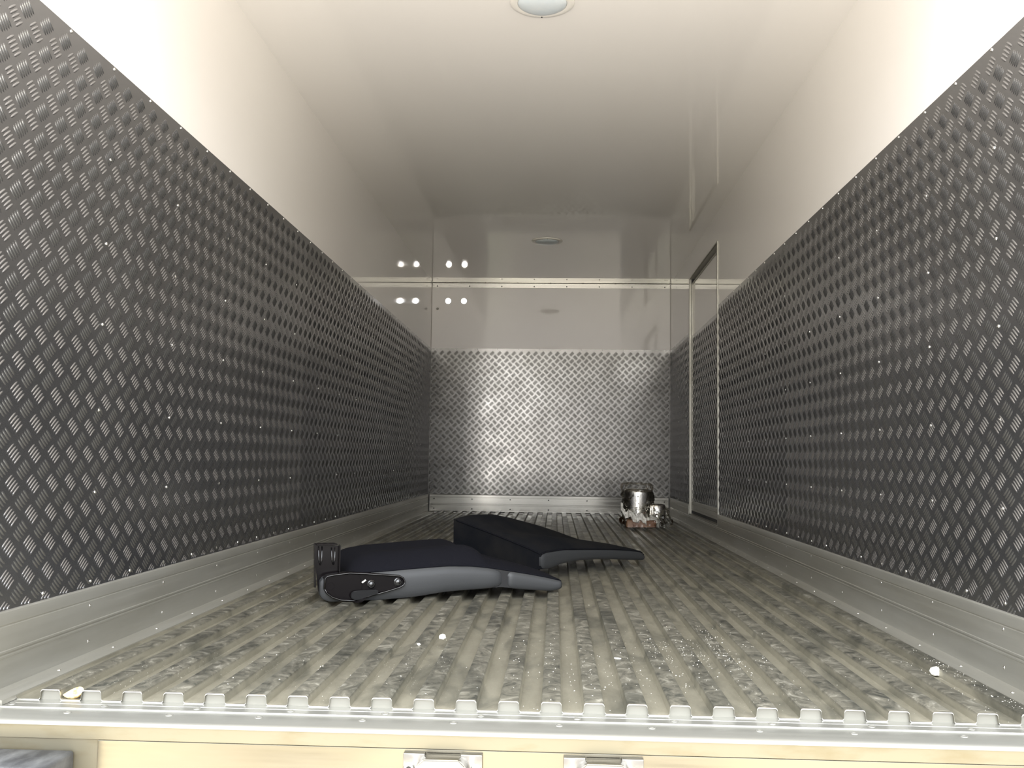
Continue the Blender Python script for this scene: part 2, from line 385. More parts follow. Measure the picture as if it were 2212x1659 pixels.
sf = obj('trim_2', bm, 'steel_dirty'); tag(sf, kind='structure')
bm = bmesh.new(); box(bm, -.727, 1.06, -.1315, -.1282, -.40, -.0345, .0008, 1)
sc = obj('cover_sheet', bm, 'steel', sf); tag(sc, 'brushed stainless cover sheet over the sill')

# --- walls (60 mm sandwich panels)
def slab(name, x0, x1, y0, y1, z0, z1, mt='frp'):
    bm = bmesh.new(); box(bm, x0, x1, y0, y1, z0, z1); o = obj(name, bm, mt); o['kind'] = 'structure'; return o
wl = slab('wall_left', -1.06, -1.0, -.14, L + .06, -.05, H + .06)
# right wall round the side door opening
DY0, DY1, DZ0, DZ1 = 3.875, 5.055, .088, 1.750
bm = bmesh.new()
box(bm, 1.0, 1.06, -.14, DY0, -.05, H + .06); box(bm, 1.0, 1.06, DY1, L + .06, -.05, H + .06)
box(bm, 1.0, 1.06, DY0, DY1, DZ1, H + .06); box(bm, 1.0, 1.06, DY0, DY1, -.05, DZ0)
wr = obj('wall_right', bm, 'frp'); wr['kind'] = 'structure'
ce = slab('ceiling', -1.0, 1.0, -.14, L + .06, H, H + .06)
# back wall with two round through holes
bm = bmesh.new()
HOLES = [(-.862, 1.773), (-.729, 1.773)]; HR = .0235
def ring_faces(bm, y, flip):
    x0, x1, x2, x3 = -1.0, -.7955, -.66, 1.0
    z0, z1, z2, z3 = -.05, 1.70, 1.85, H
    n = 40
    outv = []
    xs = [-.93, -.7955, -.66]
    for (cx_, cz_), xa, xb in zip(HOLES, xs, xs[1:]):
        # square ring with n points mapped on to the square
        ci = []; sq = []
        for i in range(n):
            a = 2 * math.pi * (i + .5) / n + math.pi / 4; c, s = math.cos(a), math.sin(a)
            ci.append(bm.verts.new((cx_ + HR * c, y, cz_ + HR * s)))
            mxx = max(abs(c), abs(s)); qx, qz = c / mxx, s / mxx
            X = cx_ + (qx * (xb - cx_) if qx > 0 else qx * (cx_ - xa)); Z = cz_ + (qz * (z2 - cz_) if qz > 0 else qz * (cz_ - z1))
            sq.append(bm.verts.new((X, y, Z)))
        corners = {0: (xb, z2)}
        for i in range(n):
            j = (i + 1) % n; p, q_ = sq[i].co, sq[j].co
            f = [ci[i], ci[j], sq[j], sq[i]]
            if abs(p.x - q_.x) > 1e-6 and abs(p.z - q_.z) > 1e-6:      # crosses a corner
                X = xb if max(p.x, q_.x) > cx_ and (p.x + q_.x) / 2 > cx_ else xa; Z = z2 if (p.z + q_.z) / 2 > cz_ else z1
                f = [ci[i], ci[j], sq[j], bm.verts.new((X, y, Z)), sq[i]]
            bm.faces.new(f)
        outv.append(ci)
    for (a, b, c, d) in ((-1.0, 1.0, z0, z1), (-1.0, 1.0, z2, z3 + .06), (-1.0, -.93, z1, z2), (-.66, 1.0, z1, z2)):
        bm.faces.new([bm.verts.new(p) for p in ((a, y, c), (b, y, c), (b, y, d), (a, y, d))])
    return outv
A = ring_faces(bm, L, False); B = ring_faces(bm, L + .06, True)
wb = None
me = bpy.data.meshes.new('wall_back')
for ca_, cb_ in zip(A, B):
    n = len(ca_)
    for i in range(n): bm.faces.new((ca_[i], ca_[(i + 1) % n], cb_[(i + 1) % n], cb_[i]))
wb = obj('wall_back', bm, 'frp'); wb['kind'] = 'structure'
bm = bmesh.new(); lathe(bm, (-.951, L - .0, 1.705), (0, -1, 0), [(.011, 0), (.010, .004), (.006, .006), (.005, .004), (0, .004)], 16, False)
tag(obj('screw', bm, 'seal', wb, smooth=True), 'grey screw head on the white panel')

# --- checker plates on the three walls, their rivets
pL = checker('checker_plate', (-1.0, 0, 0), (0, 1, 0), (0, 0, 1), (1, 0, 0), -.13, L, ZB, ZT, 'plate', wl, lod=2.2, su=1.24)
tag(pL, 'grey five bar aluminium checker plate')
door_hole = (DY0 - .005, DY1 + .005, -1, 1.40)
pR = checker('checker_plate', (1.0, 0, 0), (0, 1, 0), (0, 0, 1), (-1, 0, 0), -.13, L, ZB, ZT, 'plate', wr, holes=[(DY0 - .012, DY1 + .012, ZB - .2, ZT + .2)], lod=2.2, su=1.24, flip=True)
tag(pR, 'grey five bar aluminium checker plate')
pB = checker('checker_plate', (0, L, 0), (1, 0, 0), (0, 0, 1), (0, -1, 0), -.998, .998, ZB - .002, ZT, 'plate_bright', wb)
tag(pB, 'bright five bar aluminium checker plate')
rows = (.368, .556, .755, .945, 1.145)
ptsL = [(-.9975, .377 + .4095 * k, z) for k in range(14) for z in rows] + [(-.9978, .172 + .2045 * k, z) for k in range(28) for z in (.1675, 1.364)]
place_rivets(pL, ptsL, (1, 0, 0))
ptsR = [(.9975, .292 + .3835 * k, z) for k in range(15) for z in rows] + [(.9978, .10 + .1918 * k, z) for k in range(31) for z in (.171, 1.364)]
ptsR = [p for p in ptsR if not DY0 - .03 < p[1] < DY1 + .03]
place_rivets(pR, ptsR, (-1, 0, 0))
place_rivets(pB, [(-.96 + .1745 * k, L - .0017, ZT - .007) for k in range(12)], (0, -1, 0), RVS)

# --- skirting profiles
def skirt_profile(h=.153):
    # (distance from wall, z), room side outline
    return [(.0, h), (.0035, h), (.0065, h - .002), (.0085, h - .008), (.0085, .1285), (.0068, .127), (.0068, .1255), (.0085, .124), (.0085, .0795), (.0100, .0780), (.0100, .0745), (.0078, .073), (.0078, .0705), (.0095, .069), (.0095, .0660), (.0085, .0645), (.0085, .016), (.0100, .0105), (.0150, .0082), (.050, .0078), (.0535, .0065), (.054, -.0015), (.0, -.0015)]
def baseboard(name, side, y0, y1, holes=None):
    bm = bmesh.new(); pr = skirt_profile()
    low = [(.0, .083), (.0085, .083)] + [p for p in pr if p[1] < .081]
    runs = [(y0, y1, pr)] if not holes else [(y0, holes[0], pr), (holes[0], holes[1], low), (holes[1], y1, pr)]
    for a_, b_, p_ in runs: prism(bm, [(side * (1.0 - d), z) for d, z in p_], 'y', a_, b_)
    o = obj(name, bm, 'alu', smooth=30); o['kind'] = 'structure'; return o
bl = baseboard('baseboard_left', -1, -.05, L)
br = baseboard('baseboard_right', 1, -.05, L, (DY0 - .013, DY1 + .013))
place_rivets(bl, [(-.9918, .365 + .4115 * k, z) for k in range(14) for z in (.114, .035)] + [(-.9692, .196 + .2465 * k, .0080) for k in range(24)], (1, 0, 0))
place_rivets(br, [(.9918, .290 + .3795 * k, z) for k in range(16) for z in (.118, .0395) if z < .05 or not DY0 - .02 < .290 + .3795 * k < DY1 + .02] + [(.9692, .205 + .2465 * k, .0080) for k in range(24)], (-1, 0, 0))
for o in list(bl.children) + list(br.children):      # rivets on the foot flange look up
    if o.location.z < .01: o.rotation_quaternion = (1, 0, 0, 0)
bm = bmesh.new()
prb = [(0, .154), (.004, .154), (.0095, .150), (.0095, .1335), (.0062, .1325), (.0062, .1285), (.0095, .1275), (.0095, .0800), (.0082, .0790), (.0082, .0765), (.0095, .0755), (.0095, .0700), (.0062, .069), (.0062, .0655), (.0095, .0645), (.0095, .010), (.014, .0195), (.020, .0190), (.020, .0165), (0, .0165)]
prb = [(L - d, z) for d, z in prb]
prism(bm, prb, 'x', -.985, .985)
bb = obj('baseboard_back', bm, 'alu_back', smooth=30); bb['kind'] = 'structure'
place_rivets(bb, [(-.947 + .3163 * k, L - .0095, z) for k in range(7) for z in (.1165, .037)], (0, -1, 0), RVD)
# joints in the two back corners
for i, sx in enumerate((-1, 1)):
    bm = bmesh.new(); box(bm, sx * .9985 - .0015 if sx > 0 else -1.0, 1.0 if sx > 0 else -.997, L - .0035, L, .154, H - .001)
    o = obj('trim_%d' % (3 + i), bm, 'seal'); o['kind'] = 'structure'
    bm = bmesh.new(); box(bm, .985 if sx > 0 else -.991, .991 if sx > 0 else -.985, L - .011, L, .01, .154)
    obj('gasket', bm, 'dark', o)
# ceiling cove strip on the back wall (an aluminium angle screwed to wall and ceiling)
bm = bmesh.new()
pr = [(L, H), (L - .042, H), (L - .042, H - .0018), (L - .006, H - .0022), (L - .0022, H - .006), (L - .0020, H - .042), (L, H - .042)]
prism(bm, pr, 'x', -.995, .995)
ct = obj('trim_5', bm, 'alu_back', smooth=30); ct['kind'] = 'structure'
place_rivets(ct, [(-.9555 + .2725 * k, L - .0022, 1.8985) for k in range(8)], (0, -1, 0), RVD)
o0 = len(ct.children)
place_rivets(ct, [(-.819 + .2725 * k, L - .022, H - .002) for k in range(7)], (0, 0, -1), RVD)

# --- side door in the right wall
dr = bpy.data.objects.new('door_1', None); COL.objects.link(dr); dr.location = (1.0, (DY0 + DY1) / 2, DZ0); dr['kind'] = 'structure'
def dpart(name, bm, mt, label=None, smooth=None):
    bmesh.ops.translate(bm, verts=bm.verts, vec=(-1.0, -(DY0 + DY1) / 2, -DZ0)); o = obj(name, bm, mt, dr, smooth)
    if label: o['label'] = label
    return o
X1 = 1.015
bm = bmesh.new()
for y0, y1 in ((DY0 - .012, DY0 + .004), (DY1 - .004, DY1 + .012)):
    box(bm, .9935, 1.0, y0, y1, DZ0 - .004, DZ1 + .006, .0012, 1)
for y0, y1 in ((DY0, DY0 + .004), (DY1 - .004, DY1)):
    box(bm, 1.0, 1.05, y0, y1, DZ0, DZ1)
box(bm, .992, 1.05, DY0, DY1, DZ0 - .004, DZ0 + .003)
box(bm, .994, 1.0, DY0, DY1, DZ1 - .004, DZ1 + .005)
dpart('door_frame', bm, 'alu', 'stainless steel door frame')
bm = bmesh.new(); box(bm, 1.0, 1.05, DY0 + .004, DY1 - .004, DZ1 - .004, DZ1); dpart('head_lining', bm, 'core', 'grey lining under the door head')
bm = bmesh.new(); g = .006
for a in ((X1 - .006, 1.05, DY0 + .004, DY0 + .004 + g, DZ0 + .003, DZ1 - .004), (X1 - .006, 1.05, DY1 - .004 - g, DY1 - .004, DZ0 + .003, DZ1 - .004), (X1 + .020, 1.05, DY0 + .004, DY1 - .004, DZ1 - .034, DZ1 - .004), (X1 + .004, 1.05, DY0 + .004, DY1 - .004, DZ0 + .003, DZ0 + .034)):
    box(bm, *a)
dpart('door_gasket', bm, 'dark', 'black rubber door seal')
bm = bmesh.new(); a0, a1 = DY0 + .014, DY1 - .014
box(bm, X1, 1.058, a0, a1, DZ0 + .026, DZ1 - .034)
dpart('door_leaf', bm, 'frp')
bm = bmesh.new(); w_ = .005
for a in ((X1 - .004, X1 + .002, a0, a0 + w_, DZ0 + .026, DZ1 - .034), (X1 - .004, X1 + .002, a1 - w_, a1, DZ0 + .026, DZ1 - .034), (X1 - .004, X1 + .002, a0, a1, DZ1 - .044, DZ1 - .033)):
    box(bm, *a)
dpart('edge_trim', bm, 'alu', 'aluminium edge trim of the door')
cp = checker('checker_plate', (X1, 0, 0), (0, 1, 0), (0, 0, 1), (-1, 0, 0), a0 + .013, a1 - .013, .180, 1.343, 'plate', None, lod=0, su=1.24, flip=True)
cp.parent = dr; cp.location = (-1.0, -(DY0 + DY1) / 2, -DZ0); tag(cp, 'grey checker plate on the door')
bm = bmesh.new()
prd = [(0, .180), (.005, .180), (.006, .178), (.006, .160), (.0035, .1585), (.0035, .1565), (.006, .155), (.0062, .132), (.0045, .131), (.0045, .129), (.0062, .128), (.0062, .114), (0, .114)]
prism(bm, [(X1 - d, z) for d, z in prd], 'y', a0 + .001, a1 - .001)
dpart('kick_strip', bm, 'alu', 'aluminium kick strip across the door foot')

# --- ceiling lamps
def lamp(loc, label):
    r = empty('ceiling_light', loc, label, 'ceiling light', 'round ceiling lights down the middle of the box')
    bm = bmesh.new(); lathe(bm, (0, 0, 0), (0, 0, -1), [(.104, 0), (.1035, .004), (.100, .0065), (.086, .0075), (.080, .0065), (.079, .001)], 64, False)
    obj('bezel', bm, 'bezel', r, smooth=40)
    bm = bmesh.new(); lathe(bm, (0, 0, 0), (0, 0, -1), [(.0795, .003), (.078, .008), (.070, .013), (.052, .018), (.028, .021), (0, .022)], 64, False)
    obj('lens', bm, 'lens', r, smooth=True)
    for a in (90, 270):
        bm = bmesh.new(); lathe(bm, (.093 * math.cos(math.radians(a + 2)), .093 * math.sin(math.radians(a + 2)), -.0066), (0, 0, -1), [(.0032, 0), (.003, .0016), (0, .0018)], 12, False)
        tag(obj('screw', bm, 'dark', r, smooth=True), 'dark screw of the lamp rim')
    return r
lamp((-.003, 1.212, H), 'round frosted ceiling lamp nearest the open rear of the box')
lamp((-.017, 4.65, H), 'round frosted ceiling lamp at the far end of the box')

# --- stainless lock keepers on the rear sill
def keeper(loc, label, mirror=1):
    r = empty('lock_keeper', loc, label, 'door latch keeper', 'stainless lock keepers on the rear sill')
    sx = mirror
    bm = bmesh.new()
    box(bm, -.067, -.030, -.010, 0, -.070, 0, .002); box(bm, .030, .067, -.010, 0, -.070, 0, .002)
    box(bm, -.034, .034, -.007, 0, -.066, -.004, .001)
    obj('flange', bm, 'cast', r, smooth=40)
    bm = bmesh.new()
    arch = [(-.046, -.072), (-.046, -.030), (-.040, -.012), (-.030, -.003), (.030, -.003), (.040, -.012), (.046, -.030), (.046, -.072), (.026, -.072), (.026, -.022), (-.026, -.022), (-.026, -.072)]
    prism(bm, arch, 'y', -.034, -.006)
    bmesh.ops.bevel(bm, geom=[e_ for e_ in bm.edges], offset=.0022, segments=2, affect='EDGES')
    obj('housing', bm, 'cast', r, smooth=50)
    bm = bmesh.new(); cyl(bm, (sx * .012, -.026, -.072), (0, 0, 1), .0075, .0075, .060, 20); cyl(bm, (sx * .012, -.026, -.0125), (0, 0, 1), .0075, .005, .003, 20)
    obj('pin', bm, 'cast', r, smooth=40)
    bm = bmesh.new(); box(bm, -.0255, .0255, -.020, -.0072, -.072, -.0235, .001)
    tag(obj('recess_block', bm, 'steel', r), 'rust stained inner block')
    for x in (-.0565, .0565):
        s = bmesh.new(); lathe(s, (x, -.010, -.0245), (0, -1, 0), [(.0095, 0), (.0095, .0045), (.0082, .0062), (.0052, .0062), (.0048, .002), (0, .002)], 24, False)
        so = obj('socket_screw', s, 'rivet', r, smooth=40)
        s = bmesh.new(); lathe(s, (x, -.0122, -.0245), (0, -1, 0), [(.0047, 0), (.0047, .0004), (0, .0004)], 6, False)
        tag(obj('hex_recess', s, 'dark', so), 'dark hex recess of the screw')
    return r
keeper((-.1295, -.1316, -.0385), 'stainless lock keeper left of the middle of the rear sill', 1)
keeper((.1405, -.1316, -.0385), 'stainless lock keeper right of the middle of the rear sill', -1)

# --- rubber dock bumper
rb = empty('dock_bumper', (-.92, -.128, -.053), 'dusty black rubber dock bumper on the lower left of the rear sill', 'bumper')
bm = bmesh.new(); box(bm, -.14, .152, -.1045, 0, -.20, 0, .006, 3)
obj('rubber_block', bm, 'rubber', rb, smooth=40)
bm = bmesh.new(); box(bm, -.136, .136, -.1085, -.103, -.19, -.008, .003, 2)
tag(obj('face_plate', bm, 'alu', rb, smooth=40), 'scuffed metal face of the bumper')
bm = bmesh.new(); lathe(bm, (.1515, -.030, -.035), (1, 0, 0), [(.004, 0), (.0035, .002), (0, .0028)], 12, False)
tag(obj('screw', bm, 'rivet', rb, smooth=True), 'bright screw head')

# ================================================================== seat backs
def interp(tab, s):
    xs, ys_ = zip(*tab); return float(np.interp(s, xs, ys_))
def smooth_tab(tab, n=200, k=9):
    xs = np.linspace(tab[0][0], tab[-1][0], n); ys_ = np.interp(xs, *zip(*tab)); pad = np.pad(ys_, k // 2, mode='edge')
    return list(zip(xs, np.convolve(pad, np.ones(k) / k, 'valid')))
def loft(bm, svals, tvals, top, bot, edge=0.0, mapf=None):
    """closed cushion: top(s,t) and bot(s,t) grids joined along their rims"""
    T = [[bm.verts.new(mapf(s, t, top(s, t))) for t in tvals(s)] for s in svals]
    B = [[bm.verts.new(mapf(s, t, bot(s, t))) for t in tvals(s)] for s in svals]
    ns, n = len(svals), len(T[0])
    for G in (T, B):
        for i in range(ns - 1):
            for j in range(n - 1): bm.faces.new((G[i][j], G[i][j + 1], G[i + 1][j + 1], G[i + 1][j]))
    for i in range(ns - 1):
        for j in (0, n - 1): bm.faces.new((T[i][j], T[i + 1][j], B[i + 1][j], B[i][j]))
    for i in (0, ns - 1):
        for j in range(n - 1): bm.faces.new((T[i][j], B[i][j], B[i][j + 1], T[i][j + 1]))
def sub(o, lv=1):
    md = o.modifiers.new('sub', 'SUBSURF'); md.levels = lv; md.render_levels = lv

# ---- front seat back: grey side panel towards the opening, hinge on the left
fr = empty('truck_seat_back', (-.645, 1.12, 0), 'black fabric seat back with grey side and recliner bracket, nearest on the ribbed floor', 'car seat', 'black truck seat backs lying on the floor', (0, 0, math.atan2(.31, .695)))
# local: x along, y away from the camera, z up
gtop = smooth_tab([(0, .097), (.05, .101), (.10, .1035), (.178, .1045), (.285, .111), (.394, .116), (.478, .1135), (.547, .105), (.60, .096), (.68, .082), (.74, .070), (.79, .058)])
gbot = smooth_tab([(0, .024), (.02, .0185), (.18, .0185), (.287, .023), (.396, .036), (.525, .040), (.577, .043), (.641, .0345), (.76, .0235), (.79, .030)])
body_top = smooth_tab([(.085, .100), (.10, .125), (.14, .147), (.20, .158), (.34, .168), (.48, .176), (.515, .166), (.545, .140), (.575, .130), (.62, .120), (.68, .104), (.73, .090), (.775, .074), (.795, .062)], 300, 5)
def ftop(s, t):
    w = .44; e0 = interp(gtop, s) - .004; z1 = interp(body_top, s)
    u = min(t, w - t); k = min(1, max(0, (u + .002) / .11)); k = math.sin(k * math.pi / 2) ** .75
    dish = -.020 * math.exp(-((t - w / 2) / .10) ** 2) * min(1, max(0, (s - .1) / .15)) * min(1, max(0, (.72 - s) / .1))
    return e0 + (z1 - e0) * k + dish * .6
def fbot(s, t): return interp(gbot, s) + .008 + .006 * math.sin(min(1, max(0, t / .44)) * math.pi)
sv = [.083 + (.795 - .083) * (i / 70) for i in range(71)]
def ftv(s):
    a = .006; b = .44
    ce_ = math.sqrt(max(0, 1 - max(0, (s - .70) / .100) ** 2)) if s > .70 else 1.0
    c0 = math.sqrt(max(0, 1 - ((.125 - s) / .045) ** 2)) if s < .125 else 1.0
    k = .42 + .58 * ce_; mid = .22
    far = mid + (b - mid) * k * (.85 + .15 * c0)
    return [a + (far - a) * (0.5 - 0.5 * math.cos(math.pi * j / 26)) for j in range(27)]
bm = bmesh.new(); loft(bm, sv, ftv, ftop, fbot, mapf=lambda s, t, z: (s, t, z))
fb = obj('fabric_cushion', bm, 'fabric', fr, smooth=55); tag(fb, 'charcoal black woven fabric cushion')
# piping line along the seam of fabric and vinyl
def tube(bm, pts, r, n=8):
    rings = []
    for i, p in enumerate(pts):
        p = Vector(p); d = (Vector(pts[min(i + 1, len(pts) - 1)]) - Vector(pts[max(i - 1, 0)])).normalized(); a = d.orthogonal().normalized(); b = d.cross(a)
        if rings:
            a = (la - d * la.dot(d)).normalized(); b = d.cross(a)
        la = a
        rings.append([bm.verts.new(p + (a * math.cos(2 * math.pi * k / n) + b * math.sin(2 * math.pi * k / n)) * r) for k in range(n)])
    for A_, B_ in zip(rings, rings[1:]):
        for k in range(n): bm.faces.new((A_[k], A_[(k + 1) % n], B_[(k + 1) % n], B_[k]))
    bm.faces.new(rings[0][::-1]); bm.faces.new(rings[-1])
bm = bmesh.new(); tube(bm, [(s, .0045, interp(gtop, s) + .0005) for s in np.linspace(.07, .785, 60)], .0022)
tag(obj('piping', bm, 'fabric', fb, smooth=True), 'black piping along the seam')
def side_panel(bm, s0, s1, top_f, bot_f, n=60, depth=.03, bulge=.010, rows_=9, y0=0.0, round0=.012, round1=.012):
    """thick vertical panel facing -y with rounded rim"""
    G = []
    for i in range(n + 1):
        s = s0 + (s1 - s0) * i / n; zt_, zb_ = top_f(s), bot_f(s)
        e0 = min(1, (s - s0) / round0) if round0 else 1; e1 = min(1, (s1 - s) / round1) if round1 else 1
        ee = math.sqrt(1 - (1 - min(e0, e1)) ** 2) if min(e0, e1) < 1 else 1
        c = (zt_ + zb_) / 2; hh = (zt_ - zb_) / 2 * (.55 + .45 * ee)
        row = []
        for j in range(rows_):
            v_ = -1 + 2 * j / (rows_ - 1); v2 = math.sin(v_ * math.pi / 2)
            y = y0 - bulge * (1 - abs(v2) ** 3.5) * (.15 + .85 * ee) + .002
            row.append(bm.verts.new((s, y, c + hh * v2)))
        row_b = [bm.verts.new((s, y0 + depth, c + hh)), bm.verts.new((s, y0 + depth, c - hh))]
        G.append(row + row_b)
    m_ = len(G[0])
    for A_, B_ in zip(G, G[1:]):
        for k in range(m_): bm.faces.new((A_[k], A_[(k + 1) % m_], B_[(k + 1) % m_], B_[k]))
    bm.faces.new(G[0][::-1]); bm.faces.new(G[-1])
bm = bmesh.new()
gt = lambda s: interp(gtop, s) - .002; gb = lambda s: interp(gbot, s)
# first lobe: tapers down to a slanted end at the fold
side_panel(bm, -.004, .580, gt, gb, 80, round0=.03, round1=.045)
gp = obj('side_panel', bm, 'vinyl', fr, smooth=50); tag(gp, 'grey vinyl side panel')
bm = bmesh.new()
side_panel(bm, .602, .795, gt, gb, 40, bulge=.008, round0=.022, round1=.015)
tag(obj('headrest_side', bm, 'vinyl', fr, smooth=50), 'grey vinyl side of the head end')
bm = bmesh.new()
side_panel(bm, .520, .660, gt, lambda s: gb(s) + .001, 16, bulge=0, round0=.02, round1=.02)
tag(obj('fold_strip', bm, 'vinyl_dark', fr, smooth=50), 'dark strip in the fold between the grey panels')
# recliner hinge plate
hp = [(.003, .060), (.004, .092), (.012, .100), (.040, .104), (.081, .1075), (.130, .104), (.190, .0985), (.237, .094), (.250, .086), (.256, .073), (.252, .062), (.238, .054), (.20, .044), (.181, .0395), (.14, .030), (.093, .019), (.055, .0225), (.028, .032), (.010, .046)]
def inset(pts, k):
    cx_ = sum(p[0] for p in pts) / len(pts); cz_ = sum(p[1] for p in pts) / len(pts); out = []
    for i, p in enumerate(pts):
        a, b = Vector(pts[i - 1]), Vector(pts[(i + 1) % len(pts)]); d = (b - a).normalized(); n_ = Vector((-d.y, d.x))
        if n_.dot(Vector((cx_ - p[0], cz_ - p[1]))) < 0: n_ = -n_
        out.append((p[0] + n_.x * k, p[1] + n_.y * k))
    return out
bm = bmesh.new()
levels = [(0, .012), (0, -.017), (.0015, -.0185), (.0038, -.0185), (.0055, -.0165), (.0062, -.0130)]
rings = []
for k, y in levels:
    rings.append([bm.verts.new((p[0], y, p[1])) for p in inset(hp, k)])
for A_, B_ in zip(rings, rings[1:]):
    for i in range(len(hp)): bm.faces.new((A_[i], A_[(i + 1) % len(hp)], B_[(i + 1) % len(hp)], B_[i]))
bm.faces.new(rings[0]); bm.faces.new(rings[-1])
hg = obj('recliner_plate', bm, 'blackmetal', fr, smooth=35); tag(hg, 'glossy black steel recliner plate')
s = bmesh.new(); rim = inset(hp, .0028); tube(s, [(p[0], -.0186, p[1]) for p in rim + rim[:1]], .0016, 8); obj('rim', s, 'blackgloss', hg, smooth=True)
for (x, z, r) in ((.1485, .0685, .0112), (.2325, .0725, .0118)):
    s = bmesh.new(); lathe(s, (x, -.0125, z), (0, -1, 0), [(r * 1.15, 0), (r * 1.15, .003), (r * .95, .0045), (r * .85, .0025), (r * .7, .0025), (r * .66, .0065), (r * .45, .0075), (r * .25, .0085), (0, .009)], 28, False)
    b_ = obj('pivot_bolt', s, 'blackgloss', hg, smooth=40)
s = bmesh.new(); lathe(s, (.0245, -.0122, .0665), (0, -1, 0), [(.012, 0), (.0115, .0012), (.0105, .0012), (.0100, .0002), (0, .0002)], 28, False); obj('embossed_ring', s, 'blackmetal', hg, smooth=30)
s = bmesh.new(); prism(s, [(.117, .0765), (.1285, .0845), (.1315, .0815), (.120, .0735)], 'y', -.020, -.0165); tag(obj('spring_clip', s, 'white', hg), 'white spring clip')
s = bmesh.new(); prism(s, [(.112, .093), (.121, .093), (.129, .073), (.129, .052), (.120, .052), (.120, .072)], 'y', -.0158, -.012); obj('stamped_ridge', s, 'blackmetal', hg)
s = bmesh.new(); prism(s, [(.160, .055), (.222, .0585), (.224, .056), (.190, .047), (.170, .046)], 'y', -.0175, -.012); obj('lower_ridge', s, 'blackmetal', hg)
s = bmesh.new()
lv_ = [(.088, .0285), (.083, .034), (.084, .044), (.090, .0505), (.110, .0530), (.140, .0535), (.164, .0535), (.168, .050), (.168, .042), (.163, .0385), (.138, .0345), (.128, .0335), (.120, .0265), (.100, .0235)]
prism(s, lv_, 'y', -.028, -.0175); bmesh.ops.bevel(s, geom=list(s.edges), offset=.002, segments=2, affect='EDGES')
lvr = obj('recline_lever', s, 'blackplastic', hg, smooth=45); tag(lvr, 'matt black plastic recline lever')
s = bmesh.new(); prism(s, [(.090, .0225), (.100, .016), (.118, .017), (.127, .024), (.136, .036), (.128, .036), (.118, .026), (.100, .021)], 'y', -.024, -.013); obj('lever_arm', s, 'blackmetal', hg)
# upright bracket
bm = bmesh.new()
def brk(x0, x1, z0, z1, y):
    box(bm, x0, x1, y, y + .004, z0, z1)
YB = .034
xa, xb = -.022, .060
prismpts = [(xa + .018, .045), (xb + .004, .045), (xb - .002, .12), (xb, .150), (xb + .002, .182), (xa, .190), (xa + .004, .150)]
prism(bm, prismpts, 'y', YB, YB + .004)
for x in (xa + .004, xb - .005):      # turned side flanges
    prism(bm, [(x, .05 if x > 0 else .06), (x + .004, .05 if x > 0 else .06), (x + .003 - (.004 if x < 0 else 0), .186), (x - (.004 if x < 0 else 0), .188)], 'y', YB - .014, YB + .001)
box(bm, xa + .006, xb - .012, YB - .016, YB + .030, .1865, .1905, .001, 1)
up = obj('floor_bracket', bm, 'blackmetal', fr); tag(up, 'glossy black steel bracket standing up at the hinge end')
bm = bmesh.new()
for x, ztop in ((-.002, .182), (.038, .178)):
    for dx in (-.0055, .0055):
        tube(bm, [(x + dx, YB - .001, ztop), (x + dx * .8 + .001, YB - .001, .140), (x + .002, YB - .001, .126)], .0022, 8)
obj('rib', bm, 'blackgloss', up, smooth=True)

# ---- rear seat back: lies behind, head end on the floor at right
K = Vector((.010, 1.86)); ang = math.atan2(.57, .436)
rr_ = empty('truck_seat_back', (K.x, K.y, 0), 'black fabric seat back tilted behind the other, thin grey edged end to the right', 'car seat', 'black truck seat backs lying on the floor', (0, 0, ang))
WR = .46; LR = .722
rt = smooth_tab([(0, .106), (.03, .112), (.135, .115), (.245, .109), (.36, .102), (.481, .094), (.60, .083), (.685, .072), (.722, .055)], 200, 5)
rbm = smooth_tab([(0, .047), (.05, .045), (.09, .051), (.136, .058), (.246, .062), (.36, .058), (.481, .049), (.60, .038), (.706, .029), (.722, .032)], 200, 5)
rfar = smooth_tab([(0, .226), (.08, .235), (.2, .233), (.31, .214), (.485, .175), (.60, .145), (.722, .10)], 200, 9)
def rtop(s, t):
    f = t / WR; a = interp(rt, s); z = a + (interp(rfar, s) - a) * f ** .9
    u = min(t, WR - t, s + .004); k = min(1, max(0, u / .045)); edge = .012 * (1 - math.sin(k * math.pi / 2))
    d = .026 * math.exp(-((t - WR * .55) / .085) ** 2) * min(1, s / .25) * min(1, max(0, (LR - s) / .12))
    return z - edge * (.4 + f) - d
def rbot(s, t):
    f = t / WR; return interp(rbm, s) - .022 * max(0, 1 - s / .2) * min(1, f * 6) + .040 * f + .006 * math.sin(f * math.pi)
def rtv(s):
    a, b = .008, WR
    c = math.sqrt(max(0, 1 - max(0, (s - .56) / .170) ** 2)) if s > .56 else 1.0
    far = .16 + (b - .16) * (.25 + .75 * c)
    return [a + (far - a) * (0.5 - 0.5 * math.cos(math.pi * j / 32)) for j in range(33)]
sv = [LR * (.5 - .5 * math.cos(math.pi * i / 60)) for i in range(61)]
bm = bmesh.new(); loft(bm, sv, rtv, rtop, rbot, mapf=lambda s, t, z: (s, t, z))
rc = obj('fabric_cushion', bm, 'fabric2', rr_, smooth=60); tag(rc, 'worn charcoal fabric cushion with a dished middle')
md = rc.modifiers.new('bev', 'BEVEL'); md.width = .012; md.segments = 4; md.limit_method = 'ANGLE'; md.angle_limit = math.radians(50)
bm = bmesh.new(); side_panel(bm, -.002, LR, lambda s: interp(rt, s) - .006, lambda s: interp(rbm, s), 70, depth=.010, bulge=.006, y0=.004, round0=.02, round1=.02)
tag(obj('side_panel', bm, 'vinyl', rr_, smooth=50), 'grey vinyl side strip tapering to the head end')
bm = bmesh.new(); tube(bm, [(s, .004, interp(rt, s) - .004) for s in np.linspace(.0, .70, 60)], .0022); obj('piping', bm, 'fabric', rc, smooth=True)
